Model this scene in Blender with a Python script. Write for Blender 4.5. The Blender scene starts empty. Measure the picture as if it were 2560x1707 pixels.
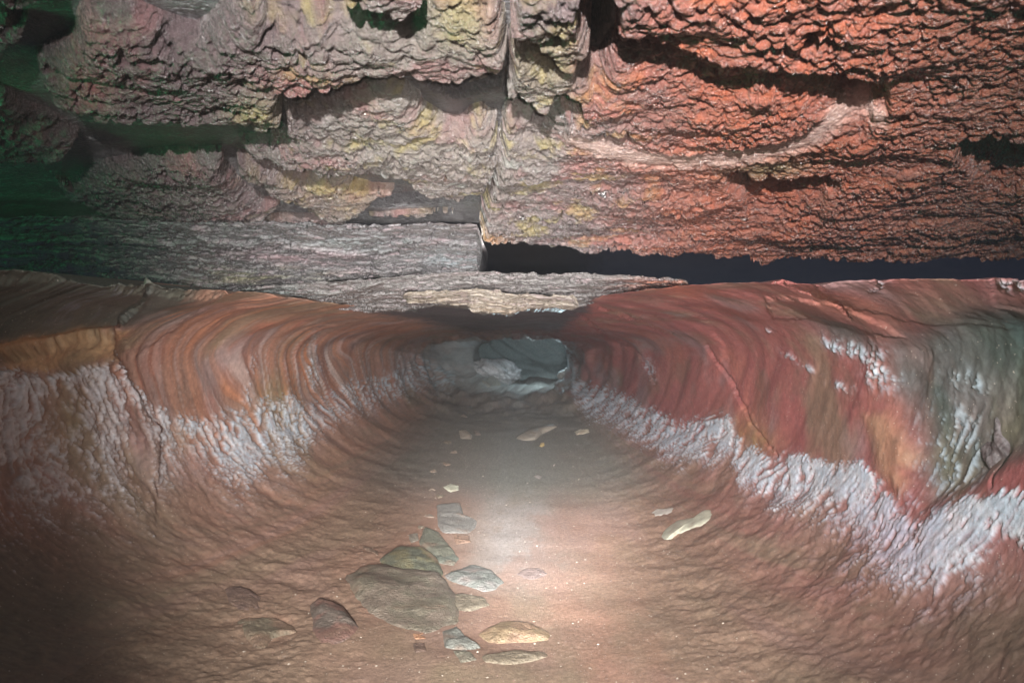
import bpy, math, random
import numpy as np

# ------------------------------------------------------------------ basics
sc = bpy.context.scene
COL = sc.collection
F = 2009.0                     # focal length of the photograph, in its own pixels
CX, CY = 1280.0, 853.5
f32 = np.float32

def proj(x, y, z):
    yy = np.maximum(y, 0.05)
    return CX + F * x / yy, CY - F * z / yy

def lin(r, g, b):
    def c(v):
        v /= 255.0
        return v / 12.92 if v <= 0.04045 else ((v + 0.055) / 1.055) ** 2.4
    return np.array([c(r), c(g), c(b)], dtype=f32)

# ------------------------------------------------------------------ noise
def _hash(ix, iy, iz, seed):
    with np.errstate(over='ignore'):
        h = (ix.astype(np.uint32) * np.uint32(374761393) + iy.astype(np.uint32) * np.uint32(668265263)
             + iz.astype(np.uint32) * np.uint32(2246822519) + np.uint32(seed * 3266489917 & 0xffffffff))
        h = (h ^ (h >> np.uint32(13))) * np.uint32(1274126177)
        h = (h ^ (h >> np.uint32(16))) * np.uint32(2654435761)
        return h ^ (h >> np.uint32(15))

def pn2(x, y, seed=0):
    xf, yf = np.floor(x), np.floor(y)
    ix, iy = xf.astype(np.int32), yf.astype(np.int32)
    fx, fy = (x - xf).astype(f32), (y - yf).astype(f32)
    u = fx * fx * fx * (fx * (fx * 6 - 15) + 10)
    v = fy * fy * fy * (fy * (fy * 6 - 15) + 10)
    z0 = np.zeros_like(ix)
    def g(dx, dy):
        a = _hash(ix + dx, iy + dy, z0, seed).astype(f32) * f32(2 * math.pi / 4294967296.0)
        return np.cos(a) * (fx - dx) + np.sin(a) * (fy - dy)
    a = g(0, 0); b = g(1, 0); c = g(0, 1); d = g(1, 1)
    return ((a + u * (b - a)) * (1 - v) + (c + u * (d - c)) * v) * f32(1.5)

def fbm2(x, y, seed=0, octv=4, gain=0.5, lac=2.03):
    s = 0; a = 1.0; t = 0
    for o in range(octv):
        s = s + a * pn2(x, y, seed + o * 17)
        t += a; a *= gain; x = x * lac + 3.7; y = y * lac + 1.3
    return s / t

def billow2(x, y, seed=0, octv=3, gain=0.5):
    s = 0; a = 1.0; t = 0
    for o in range(octv):
        s = s + a * np.abs(pn2(x, y, seed + o * 17))
        t += a; a *= gain; x = x * 2.07 + 5.1; y = y * 2.07 + 2.9
    return s / t

def vor2(x, y, seed=0):
    """distance to nearest and second nearest jittered cell point, and a random number of the cell"""
    xf, yf = np.floor(x), np.floor(y)
    ix, iy = xf.astype(np.int32), yf.astype(np.int32)
    f1 = np.full(x.shape, 9.0, f32); f2 = np.full(x.shape, 9.0, f32); cid = np.zeros(x.shape, f32)
    z0 = np.zeros_like(ix)
    for dx in (-1, 0, 1):
        for dy in (-1, 0, 1):
            h = _hash(ix + dx, iy + dy, z0, seed)
            jx = (h & np.uint32(0xffff)).astype(f32) / 65535.0
            jy = (h >> np.uint32(16)).astype(f32) / 65535.0
            d = np.sqrt((ix + dx + jx - x) ** 2 + (iy + dy + jy - y) ** 2).astype(f32)
            near = d < f1
            f2 = np.where(near, f1, np.minimum(f2, d))
            cid = np.where(near, jx, cid)
            f1 = np.where(near, d, f1)
    return f1, f2, cid

def sstep(a, b, x):
    t = np.clip((x - a) / (b - a), 0, 1)
    return t * t * (3 - 2 * t)

def sdf_poly(px, py, poly, margin=60.0):
    """signed distance to a polygon, positive inside; -margin far away"""
    P = np.array(poly, dtype=np.float64)
    out = np.full(px.shape, -margin, f32)
    m = (px > P[:, 0].min() - margin) & (px < P[:, 0].max() + margin) & (py > P[:, 1].min() - margin) & (py < P[:, 1].max() + margin)
    if not m.any():
        return out
    x = px[m].astype(np.float64); y = py[m].astype(np.float64)
    dmin = np.full(x.shape, 1e18); inside = np.zeros(x.shape, bool)
    n = len(P)
    for i in range(n):
        ax, ay = P[i]; bx, by = P[(i + 1) % n]
        ex, ey = bx - ax, by - ay
        t = np.clip(((x - ax) * ex + (y - ay) * ey) / (ex * ex + ey * ey + 1e-9), 0, 1)
        dmin = np.minimum(dmin, (x - ax - t * ex) ** 2 + (y - ay - t * ey) ** 2)
        if ay != by:
            c = ((ay > y) != (by > y)) & (x < (bx - ax) * (y - ay) / (by - ay) + ax)
            inside ^= c
    d = np.sqrt(dmin)
    out[m] = np.clip(np.where(inside, d, -d), -margin, 400).astype(f32)
    return out

def line_dist(px, py, pts, far=400.0):
    """distance to an open polyline and the run along it (0..1)"""
    P = np.array(pts, dtype=np.float64)
    best = np.full(px.shape, far, f32)
    m = (px > P[:, 0].min() - far) & (px < P[:, 0].max() + far) & (py > P[:, 1].min() - far) & (py < P[:, 1].max() + far)
    x = px[m].astype(np.float64); y = py[m].astype(np.float64)
    dm = np.full(x.shape, far * far)
    for i in range(len(P) - 1):
        ax, ay = P[i]; bx, by = P[i + 1]
        ex, ey = bx - ax, by - ay
        t = np.clip(((x - ax) * ex + (y - ay) * ey) / (ex * ex + ey * ey + 1e-9), 0, 1)
        dm = np.minimum(dm, (x - ax - t * ex) ** 2 + (y - ay - t * ey) ** 2)
    best[m] = np.sqrt(dm)
    return best

def blob(px, py, cx, cy, rx, ry, rot=0.0):
    c, s = math.cos(math.radians(rot)), math.sin(math.radians(rot))
    dx, dy = px - cx, py - cy
    a = (dx * c + dy * s) / rx; b = (-dx * s + dy * c) / ry
    return np.exp(-(a * a + b * b)).astype(f32)

def curve(pts):
    P = np.array(pts, dtype=np.float64)
    return lambda x: np.interp(x, P[:, 0], P[:, 1])

def mix(c, col, m):
    m = np.clip(m, 0, 1)[..., None]
    return c * (1 - m) + np.asarray(col, f32) * m

# ------------------------------------------------------------------ mesh making
def props(o, label=None, cat=None, group=None, kind=None):
    if label: o['label'] = label
    if cat: o['category'] = cat
    if group: o['group'] = group
    if kind: o['kind'] = kind
    return o

def mesh_obj(name, verts, quads, mat, cols=None, wet=None, tris=None, smooth=True):
    me = bpy.data.meshes.new(name)
    nv, nq = len(verts), len(quads)
    nt = 0 if tris is None else len(tris)
    me.vertices.add(nv); me.vertices.foreach_set('co', np.ascontiguousarray(verts, f32).ravel())
    li = quads.astype(np.int32).ravel()
    if nt: li = np.concatenate([li, np.asarray(tris, np.int32).ravel()])
    me.loops.add(len(li)); me.loops.foreach_set('vertex_index', li)
    st = np.concatenate([np.arange(nq, dtype=np.int32) * 4, nq * 4 + np.arange(nt, dtype=np.int32) * 3])
    me.polygons.add(nq + nt); me.polygons.foreach_set('loop_start', st)
    me.polygons.foreach_set('use_smooth', np.full(nq + nt, smooth, bool))
    if cols is not None:
        a = me.attributes.new('Col', 'FLOAT_COLOR', 'POINT')
        a.data.foreach_set('color', np.concatenate([cols, np.ones((nv, 1), f32)], 1).astype(f32).ravel())
    if wet is not None:
        a = me.attributes.new('wet', 'FLOAT', 'POINT'); a.data.foreach_set('value', wet.astype(f32).ravel())
    me.update(); me.validate()
    me.materials.append(mat)
    o = bpy.data.objects.new(name, me); COL.objects.link(o)
    return o

def grid_faces(nr, nc):
    i = np.arange(nr * nc, dtype=np.int32).reshape(nr, nc)
    return np.stack([i[:-1, :-1], i[:-1, 1:], i[1:, 1:], i[1:, :-1]], -1)      # nr-1, nc-1, 4

def sub_obj(name, V, C, W, faces, mat):
    """an object from some of a grid's faces, without the unused vertices"""
    used = np.unique(faces)
    remap = np.full(len(V), -1, np.int32); remap[used] = np.arange(len(used))
    return mesh_obj(name, V[used], remap[faces], mat, C[used], W[used])

# ------------------------------------------------------------------ materials
def rock_mat(name, rough=(0.62, 0.3), bump=0.5, bump_scale=320.0, bump_dist=0.004, speck=0.0, var=0.35, spec=0.5, var_scale=60.0, coat=0.0):
    m = bpy.data.materials.new(name); m.use_nodes = True
    nt = m.node_tree; N = nt.nodes; L = nt.links
    b = N['Principled BSDF']
    tc = N.new('ShaderNodeTexCoord')
    col = N.new('ShaderNodeAttribute'); col.attribute_name = 'Col'
    wet = N.new('ShaderNodeAttribute'); wet.attribute_name = 'wet'
    n1 = N.new('ShaderNodeTexNoise'); n1.inputs['Scale'].default_value = var_scale; n1.inputs['Detail'].default_value = 8; n1.inputs['Roughness'].default_value = 0.7
    L.new(tc.outputs['Object'], n1.inputs['Vector'])
    mr = N.new('ShaderNodeMapRange'); mr.inputs['From Min'].default_value = 0.3; mr.inputs['From Max'].default_value = 0.7
    mr.inputs['To Min'].default_value = 1 - var; mr.inputs['To Max'].default_value = 1 + var
    L.new(n1.outputs['Fac'], mr.inputs['Value'])
    mul = N.new('ShaderNodeVectorMath'); mul.operation = 'SCALE'
    L.new(col.outputs['Color'], mul.inputs[0]); L.new(mr.outputs['Result'], mul.inputs['Scale'])
    out = mul.outputs['Vector']
    if speck > 0:                                  # mineral grains
        vo = N.new('ShaderNodeTexVoronoi'); vo.inputs['Scale'].default_value = 130.0
        L.new(tc.outputs['Object'], vo.inputs['Vector'])
        r = N.new('ShaderNodeMapRange'); r.inputs['From Min'].default_value = 0.16; r.inputs['From Max'].default_value = 0.08
        L.new(vo.outputs['Distance'], r.inputs['Value'])
        sep = N.new('ShaderNodeSeparateColor'); L.new(vo.outputs['Color'], sep.inputs['Color'])
        r2 = N.new('ShaderNodeMath'); r2.operation = 'GREATER_THAN'; r2.inputs[1].default_value = 0.72
        L.new(sep.outputs['Red'], r2.inputs[0])
        mm = N.new('ShaderNodeMath'); mm.operation = 'MULTIPLY'
        L.new(r.outputs['Result'], mm.inputs[0]); L.new(r2.outputs['Value'], mm.inputs[1])
        m2 = N.new('ShaderNodeMath'); m2.operation = 'MULTIPLY'; m2.inputs[1].default_value = speck
        L.new(mm.outputs['Value'], m2.inputs[0])
        mx = N.new('ShaderNodeMix'); mx.data_type = 'RGBA'
        L.new(m2.outputs['Value'], mx.inputs['Factor']); L.new(out, mx.inputs['A']); mx.inputs['B'].default_value = (0.75, 0.66, 0.58, 1)
        out = mx.outputs['Result']
    L.new(out, b.inputs['Base Color'])
    rr = N.new('ShaderNodeMapRange'); rr.inputs['To Min'].default_value = rough[0]; rr.inputs['To Max'].default_value = rough[1]
    L.new(wet.outputs['Fac'], rr.inputs['Value']); L.new(rr.outputs['Result'], b.inputs['Roughness'])
    b.inputs['Specular IOR Level'].default_value = spec
    b.inputs['Coat Weight'].default_value = coat; b.inputs['Coat Roughness'].default_value = 0.22; b.inputs['Coat IOR'].default_value = 1.6
    n2 = N.new('ShaderNodeTexNoise'); n2.inputs['Scale'].default_value = bump_scale; n2.inputs['Detail'].default_value = 5; n2.inputs['Roughness'].default_value = 0.65
    L.new(tc.outputs['Object'], n2.inputs['Vector'])
    bp = N.new('ShaderNodeBump'); bp.inputs['Strength'].default_value = bump; bp.inputs['Distance'].default_value = bump_dist
    L.new(n2.outputs['Fac'], bp.inputs['Height']); L.new(bp.outputs['Normal'], b.inputs['Normal']); 
    if coat > 0:                                   # drops and film of water
        n3 = N.new('ShaderNodeTexNoise'); n3.inputs['Scale'].default_value = 150.0; n3.inputs['Detail'].default_value = 2
        L.new(tc.outputs['Object'], n3.inputs['Vector'])
        b3 = N.new('ShaderNodeBump'); b3.inputs['Strength'].default_value = 1.0; b3.inputs['Distance'].default_value = 0.03
        L.new(n3.outputs['Fac'], b3.inputs['Height']); L.new(b3.outputs['Normal'], b.inputs['Coat Normal'])
    return m

M_ceil = rock_mat('wet_nodular_rock', rough=(0.26, 0.10), bump=1.0, bump_scale=110.0, bump_dist=0.015, var=0.22, spec=1.0, coat=1.0)
M_wall = rock_mat('banded_cave_wall_rock', rough=(0.75, 0.45), bump=0.45, bump_scale=230.0, bump_dist=0.004, speck=0.9, var=0.22)
M_floor = rock_mat('damp_cave_mud', rough=(0.9, 0.7), bump=0.6, bump_scale=260.0, bump_dist=0.004, spec=0.25, speck=0.45, var=0.3, var_scale=110)
M_lip = rock_mat('layered_rock', rough=(0.34, 0.16), bump=0.8, bump_scale=130.0, bump_dist=0.006, speck=0.25, var=0.3, spec=0.7, coat=0.8)
M_stone = rock_mat('loose_stone', rough=(0.6, 0.3), bump=1.0, bump_scale=140.0, bump_dist=0.008, speck=0.6, var=0.3)
M_pale = rock_mat('pale_chip', rough=(0.6, 0.4), bump=0.5, bump_scale=150.0, bump_dist=0.004, speck=0.0, var=0.15)

# ------------------------------------------------------------------ the tube: walls, vault and floor
ZM = -0.10
wL_f = curve([(0.3, 1.25), (1.0, 1.16), (1.6, 1.06), (2.2, 0.97), (3, 0.88), (4, 0.82), (6, 0.74), (10, 0.70), (12, 0.7)])
wR_f = curve([(0.3, 0.95), (1.0, 0.88), (1.7, 0.82), (3, 0.77), (5, 0.69), (7, 0.52), (7.6, 0.52), (8.4, 0.7), (10, 0.8), (12, 0.8)])
zt_f = curve([(0.3, 0.22), (2.0, 0.152), (3.0, 0.112), (4, 0.085), (6, 0.06), (10, 0.06), (12, 0.06)])
zb_f = curve([(0.3, -0.68), (1.2, -0.67), (2.5, -0.645), (4, -0.59), (6, -0.52), (10, -0.46), (12, -0.44)])

ND, NP = 860, 1500
q = np.linspace(0, 1, ND)                          # even steps in 1/d keep the near and far rows alike in size
d_rows = 1.0 / (1 / 0.75 + (1 / 10.2 - 1 / 0.75) * q)
d_rows = np.concatenate([np.linspace(0.3, 0.74, 24), d_rows, np.linspace(10.3, 10.9, 16)])
ND = len(d_rows)
# even arc length round a reference section
ph = np.linspace(math.pi / 2, math.pi * 2.5, 20001)
NU, NLO = 2.7, 3.0
def section(ph, w_l, w_r, zt, zb):
    c, s = np.cos(ph), np.sin(ph)
    n = np.where(s > 0, NU, NLO)
    ex = 2.0 / n
    x = np.sign(c) * np.abs(c) ** ex * np.where(c < 0, w_l, w_r)
    z = ZM + np.sign(s) * np.abs(s) ** ex * np.where(s > 0, zt - ZM, ZM - zb)
    return x, z
rx, rz = section(ph, 0.9, 0.8, 0.13, -0.5)
al = np.concatenate([[0], np.cumsum(np.hypot(np.diff(rx), np.diff(rz)))])
dens = al / al[-1]
phi = np.interp(np.linspace(0, 1, NP), dens, ph)
D, PH = np.meshgrid(d_rows, phi, indexing='ij')
X, Z = section(PH, wL_f(D), wR_f(D), zt_f(D), zb_f(D))
shrink = np.clip((10.9 - D) / 0.6, 0.0, 1) ** 0.5
shrink = np.where(D > 10.3, shrink, 1.0)
X = X * shrink; Z = ZM + (Z - ZM) * shrink
X = X + 0.30 * sstep(7.2, 9.6, D)
Y = D.copy()
A = (np.linspace(0, 1, NP) * al[-1])[None, :] + 0 * D            # metres round the section
X, Y, Z, A = X.astype(f32), Y.astype(f32), Z.astype(f32), A.astype(f32)
PX, PY = proj(X, Y, Z)
PX = PX.astype(f32); PY = PY.astype(f32)
# normals into the void
def grid_normals(X, Y, Z):
    P = np.stack([X, Y, Z], -1)
    a = np.gradient(P, axis=0); b = np.gradient(P, axis=1)
    n = np.cross(a, b); n /= np.linalg.norm(n, axis=-1, keepdims=True) + 1e-12
    return n.astype(f32)
NRM = grid_normals(X, Y, Z)
cen = np.stack([-X, 0 * X, ZM - Z], -1)
flip = np.sign((NRM * cen).sum(-1, keepdims=True)); flip[flip == 0] = 1
NRM *= flip

REL = (ZM - Z) / (ZM - zb_f(D))
fl = sstep(0.74, 0.95, REL)                        # floor-ness
roofness = sstep(-0.05, 0.08, Z)
wallness = 1 - fl
left = X < 0

# wavy coordinates: bands run round the section, so noise is fast along the passage and slow round it
warp = 0.34 * fbm2(np.log(Y) * 3.2, A * 0.8, 15, 2) + 0.10 * fbm2(Y * 1.3, A * 1.8, 5, 3) + 0.02 * fbm2(Y * 6, A * 4, 8, 2)
arc = np.abs(A - A[:, NP // 2:NP // 2 + 1] * 0 - np.where(left, 0.0, al[-1]))     # metres from the crown of the vault
lean = np.where(left, 0.20, 0.42) * np.clip(arc - 0.15, 0, 1.3)                       # the beds dip away from the entrance
YS = np.log(Y) - lean + warp * 0.35
sk = 1.0 / (0.35 + 0.25 * Y)                       # finer bands near, broader far off
st1 = fbm2(YS * 20, A * 0.9, 21, 4, 0.6)
st2 = fbm2(YS * 60, A * 1.6, 31, 3, 0.6)
st3 = fbm2(YS * 150, A * 3.0, 41, 2, 0.6)
iso = fbm2(X * 6 + Z * 3, Y * 5 + Z * 4, 51, 5, 0.55)
iso3 = fbm2(X * 5 + Z * 3, Y * 4 + Z * 4, 55, 2, 0.4)
isoS = fbm2(Y * 24 + 7, A * 24, 61, 4, 0.6)
isoF = fbm2(Y * 75 + 7, A * 75, 71, 3, 0.65)
fib = fbm2(YS * 150, A * 8, 81, 3, 0.6)             # vertical fibres of the crust
isoG = fbm2(Y * 190, A * 190, 77, 2, 0.6)
fib2 = fbm2(YS * 330, A * 12, 83, 2, 0.6)
lump2 = billow2(Y * 48, A * 44, 95, 3)
lump = billow2(Y * 22, A * 20, 91, 3)

rough_far = sstep(4.5, 7, Y) * 0.10 * fbm2(A * 2.4, np.log(Y) * 9, 641, 4, 0.55)
smooth_w = np.where(left, 0.75, 0.25) * (1 - 0.6 * sstep(3, 6, Y))
disp = wallness * smooth_w * (1 - 0.65 * sstep(-0.22, -0.4, Z)) * (0.0105 * st1 + 0.0020 * st2 + 0.0004 * st3) + 0.014 * iso3 * wallness + 0.0015 * isoS * wallness + 0.0008 * isoF * wallness
att = np.minimum(1, 1.9 / Y) ** 2
disp = disp + rough_far
bank = sstep(0.35, 0.6, REL) * sstep(0.22, 0.48, np.abs(X))
isoM = fbm2(Y * 9 + 2, A * 11, 651, 4, 0.6)
disp = disp + bank * np.minimum(1, 2.2 / Y) * (0.011 * isoM + 0.004 * np.abs(isoS))
disp = disp + fl * att * (0.009 * iso3 + 0.0012 * isoS + 0.0007 * isoF)

# --- colours
red = lin(156, 90, 87); redd = lin(132, 70, 72); brown = lin(126, 92, 76); grey = lin(122, 112, 108)
orange = lin(184, 114, 84); green = lin(92, 100, 84); white = lin(214, 228, 236); ochre = lin(158, 132, 84)
tan = lin(176, 142, 112); teal = lin(110, 132, 126); mauve = lin(132, 112, 118)
C = np.zeros(X.shape + (3,), f32) + lin(134, 98, 84)
# walls
C = mix(C, red, wallness * (~left) * 0.9)
C = mix(C, redd, wallness * (~left) * sstep(-0.1, 0.35, st1) * 0.6)
C = mix(C, lin(158, 122, 106), wallness * left * 0.85)
C = mix(C, orange, wallness * left * sstep(0.0, 0.35, st1 + 0.4 * st2) * (0.55 * blob(PX, PY, 620, 830, 300, 150, -20) + 0.35))
C = mix(C, grey, wallness * left * sstep(0.05, 0.4, -st1 + 0.3 * st2) * 0.55 * blob(PX, PY, 640, 900, 330, 150))
C = mix(C, redd, wallness * left * sstep(0.0, 0.35, st2) * 0.35)
C = mix(C, lin(176, 160, 152), wallness * left * sstep(0.12, 0.4, st2 - 0.4 * st1) * 0.5 * (blob(PX, PY, 700, 860, 330, 140) + 0.2))
C = mix(C, orange, 0.6 * blob(PX, PY, 560, 780, 150, 55, -25) * (0.6 + 0.6 * st2))
C = mix(C, green * 0.8, 0.8 * blob(PX, PY, 390, 770, 95, 45, -15))
C = mix(C, mauve, 0.55 * blob(PX, PY, 230, 760, 120, 40, -10) * (0.6 + st2))
C = mix(C, lin(120, 62, 60), 0.55 * blob(PX, PY, 1440, 880, 120, 60, 40) * (~left))
C = mix(C, lin(186, 108, 84), 0.75 * blob(PX, PY, 1690, 720, 90, 22, 8) * (~left))
C = mix(C, lin(176, 120, 104), 0.5 * blob(PX, PY, 2060, 760, 120, 34, 8))
C = mix(C, lin(140, 112, 96), 0.5 * blob(PX, PY, 2350, 760, 160, 50, 10))
# right hand recess: dim green light falloff painted into the rock colour
recess_poly = [(2230, 870), (2240, 960), (2262, 1090), (2262, 1180), (2300, 1270), (2420, 1220), (2500, 1160), (2700, 1120), (2800, 760), (2500, 775), (2400, 790), (2280, 830)]
recs = sdf_poly(PX, PY, recess_poly, 90) + 10 * isoS
rm = sstep(-30, 70, recs) * (~left)
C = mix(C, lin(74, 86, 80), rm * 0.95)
C = mix(C, lin(104, 92, 84), rm * 0.7 * sstep(0.0, 0.4, iso + 0.3 * st2))
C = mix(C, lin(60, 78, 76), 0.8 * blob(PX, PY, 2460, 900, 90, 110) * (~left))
disp = disp - (0.03 + 0.02 * iso + 0.004 * isoS) * rm
# dark band between the red tongue and the upper right slope
bm = np.maximum(blob(PX, PY, 2090, 835, 110, 34, 28), blob(PX, PY, 2240, 930, 38, 120, -8)) * (~left)
C = mix(C, lin(84, 84, 82), bm * 0.9)
disp = disp - 0.02 * bm
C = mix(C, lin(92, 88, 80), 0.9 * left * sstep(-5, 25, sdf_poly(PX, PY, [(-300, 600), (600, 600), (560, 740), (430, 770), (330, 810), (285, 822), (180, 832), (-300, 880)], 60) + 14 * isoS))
C = mix(C, mauve, 0.6 * blob(PX, PY, 200, 745, 90, 40, -10) * (0.6 + iso))
# the crusts of white salts
def crust(edge, depth, mask, strength=1.0, seed=0, up=8.0):
    """white below a ragged edge line edge(px), fading out over depth(px)"""
    e = edge(PX) + 42 * fib + 12 * isoF + 20 * fib2
    t = PY - e
    dd = depth(PX)
    m = sstep(-up, up, t) * (1 - sstep(0.25, 1.0, t / dd + 0.40 * isoS + 0.65 * fib + 0.3 * fib2))
    return np.clip(m * mask * strength, 0, 1)
edgeR = curve([(1400, 855), (1425, 880), (1440, 940), (1470, 965), (1530, 975), (1600, 1010), (1700, 1062), (1735, 1047), (1830, 1042), (1852, 1100), (1930, 1142), (1990, 1132), (2080, 1160), (2150, 1152), (2200, 1195), (2240, 1270), (2330, 1290), (2420, 1240), (2560, 1230)])
depR = curve([(1400, 70), (1440, 130), (1500, 150), (1600, 170), (1750, 190), (1900, 200), (2050, 260), (2200, 330), (2400, 330), (2560, 240)])
cR = crust(edgeR, depR, (~left) & (PX > 1402))
low = (fib * 0.7 + isoS * 0.8 + isoF * 0.5)
bigR = blob(PX, PY, 2290, 1390, 260, 170, 10) * (~left)
cR = np.maximum(cR, np.clip(sstep(0.0, 0.35, low + 0.10 + 0.5 * iso) * bigR * 0.75, 0, 1))
edgeL = curve([(-200, 880), (0, 900), (120, 930), (210, 905), (280, 885), (330, 950), (380, 1010), (450, 1040), (520, 1045), (600, 1040), (660, 1000), (730, 985), (760, 1010), (850, 960), (950, 930), (1060, 890), (1130, 920)])
depL = curve([(-200, 700), (0, 680), (300, 640), (420, 400), (560, 340), (740, 330), (790, 200), (900, 170), (1060, 150), (1130, 110)])
cL = crust(edgeL, depL, left & (PX < 1135))
cL = cL * (0.72 + 0.28 * sstep(-0.15, 0.25, low))
cL = cL * (1 - 0.6 * sstep(740, 800, PX) * (1 - sstep(-0.1, 0.2, fib + 0.5 * st2)))
cL = cL * (1 - 0.6 * blob(PX, PY, 115, 1040, 60, 90)) * (1 - 0.5 * blob(PX, PY, 330, 1120, 50, 150, -12)) * (1 - 0.6 * blob(PX, PY, 480, 1200, 60, 140, -18))
stripes = np.zeros_like(PX)
for (sx, sy, ax, ay, rot) in ((620, 960, 16, 95, 8), (775, 905, 12, 80, 12), (790, 940, 20, 70, 6), (880, 960, 10, 60, 0), (1000, 930, 14, 50, -5), (1045, 905, 20, 34, -20), (915, 985, 8, 50, -8), (560, 1030, 60, 14, -6)):
    stripes = np.maximum(stripes, blob(PX, PY, sx, sy, ax, ay, rot) * sstep(-0.25, 0.3, fib + 0.4 * isoF))
cL = np.maximum(cL, stripes * 0.85 * left)
patches = np.zeros_like(PX)
for (sx, sy, ax, ay, rot) in ((1628, 925, 14, 36, -22), (2130, 880, 62, 17, 25), (2080, 868, 40, 12, 30), (2190, 920, 36, 60, -20), (2110, 965, 40, 14, 15), (2196, 708, 26, 16, 0), (2540, 702, 50, 24, 0), (1925, 822, 10, 7, 30), (2000, 905, 60, 10, 32), (2390, 960, 50, 30, 10)):
    patches = np.maximum(patches, blob(PX, PY, sx, sy, ax, ay, rot) * sstep(-0.45, 0.25, isoF + isoS * 0.7))
cR = np.maximum(cR, np.clip(patches * 1.1, 0, 1) * (~left) * 0.9)
cR = np.maximum(cR, 0.75 * sstep(-0.1, 0.3, low) * blob(PX, PY, 2350, 1130, 85, 150, -4) * (~left))
blueL = mix(np.zeros_like(C) + white, lin(182, 200, 214), sstep(-0.3, 0.3, isoS))
crustC = mix(blueL, lin(220, 214, 214), left * 0.6 * sstep(600, 250, PX))
crustC = mix(crustC, lin(178, 166, 190), 0.5 * blob(PX, PY, 2250, 1350, 150, 130))
# ochre stains beside the crust
for (sx, sy, ax, ay, rot, s) in ((1880, 1090, 70, 45, 30, 0.8), (690, 1010, 70, 60, 0, 0.75), (480, 1090, 70, 50, 0, 0.5), (120, 1040, 60, 110, 0, 0.75), (800, 1140, 60, 130, -5, 0.4), (2215, 1110, 48, 70, -20, 0.0)):
    C = mix(C, ochre, s * blob(PX, PY, sx, sy, ax, ay, rot) * (0.7 + 0.6 * isoS))
cr = np.clip(np.maximum(cR, cL), 0, 1)
C = mix(C, lin(186, 152, 110), 0.8 * left * sstep(0.15, 0.6, blob(PX, PY, 130, 860, 180, 52, -8) + 0.3 * isoS))
isoH = fbm2(Y * 130 + 3, A * 120, 78, 3, 0.7)
grain = 0.20 * isoF + 0.5 * isoH + 0.55 * isoS + 0.6 * fib
cr = cr * (0.30 + 0.70 * sstep(-0.36, 0.04, 0.8 * isoM + 0.5 * isoS + 0.5 * fib))
cr = np.clip(cr * 1.2, 0, 1) * (0.34 + 0.66 * sstep(0.34, 0.62, cr * 0.9 + 0.65 * grain + 0.25 * fib2 + 0.45 * isoG))
ctmp = cr[..., None] * (0.75 + 0.5 * np.clip(isoH * 0.6 + isoS * 0.6, -0.5, 0.5))[..., None]
C = C * (1 - ctmp) + crustC * ctmp
disp = disp + cr * (0.0008 * lump2 + 0.0010 * isoH + 0.003 * fib + 0.007)
# beige broken corner of the red tongue
corner = sstep(-22, 22, sdf_poly(PX, PY, [(2170, 1040), (2215, 1035), (2245, 1080), (2275, 1140), (2265, 1165), (2240, 1170), (2260, 1200), (2250, 1230), (2200, 1180), (2185, 1110)], 30) + 6 * isoS)
C = mix(C, tan, corner * 0.7 * (~left)); disp = disp + 0.008 * corner * (~left)
# left hand block standing proud of the wall
block = sdf_poly(PX, PY, [(-300, 890), (0, 870), (90, 850), (180, 830), (285, 818), (272, 870), (300, 930), (345, 1000), (385, 1080), (390, 1250), (400, 1400), (420, 1900), (-300, 1900)], 90) + 10 * isoS + 7 * fib
bk = sstep(-3, 14, block) * left
bf = 1 - sstep(1080, 1380, PY)
disp = disp + bk * (0.022 + 0.04 * iso3 + 0.002 * lump2 + 0.006 * isoS) * bf
disp = disp - bk * bf * smooth_w * 0.010 * st1
plates = [([(1910, 745), (1960, 735), (2080, 745), (2200, 800), (2262, 860), (2200, 838), (2100, 812), (1990, 802), (1935, 790)], 0.022),
          ([(2035, 700), (2480, 690), (2490, 760), (2600, 790), (2500, 850), (2250, 800), (2080, 745)], 0.012),
          ([(1600, 790), (1750, 780), (1810, 860), (1830, 960), (1870, 1020), (1950, 1140), (1800, 1060), (1700, 1070), (1560, 970), (1440, 860), (1430, 800)], 0.012),
          ([(290, 810), (370, 720), (420, 720), (560, 735), (480, 790), (390, 860), (330, 900)], 0.016),
          ([(0, 690), (230, 690), (370, 715), (350, 770), (285, 815), (180, 828), (-100, 860), (-200, 700)], 0.03)]
for poly, hgt in plates:
    s_ = sdf_poly(PX, PY, poly, 60) + 9 * isoS + 3 * isoF
    disp = disp + 0.35 * hgt * sstep(-2, 9, s_)
cracks = [([(1400, 770), (1470, 800), (1530, 850), (1600, 880), (1640, 960)], 3.0), ([(1770, 860), (1830, 960), (1880, 1060), (1945, 1140)], 3.0),
          ([(2480, 1130), (2465, 1180), (2475, 1215)], 4), ([(200, 680), (320, 715), (430, 728), (560, 730)], 5), ([(290, 820), (300, 790), (350, 750), (370, 715)], 5),
          ([(1500, 770), (1590, 800), (1680, 830)], 2.5), ([(1930, 700), (2010, 720), (2090, 745), (2130, 790)], 3)]
for pts, wd in cracks:
    ld = line_dist(PX, PY, pts, 60) + 5 * isoF
    disp = disp - 0.010 * (1 - sstep(0, wd * 2.0, ld))
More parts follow.
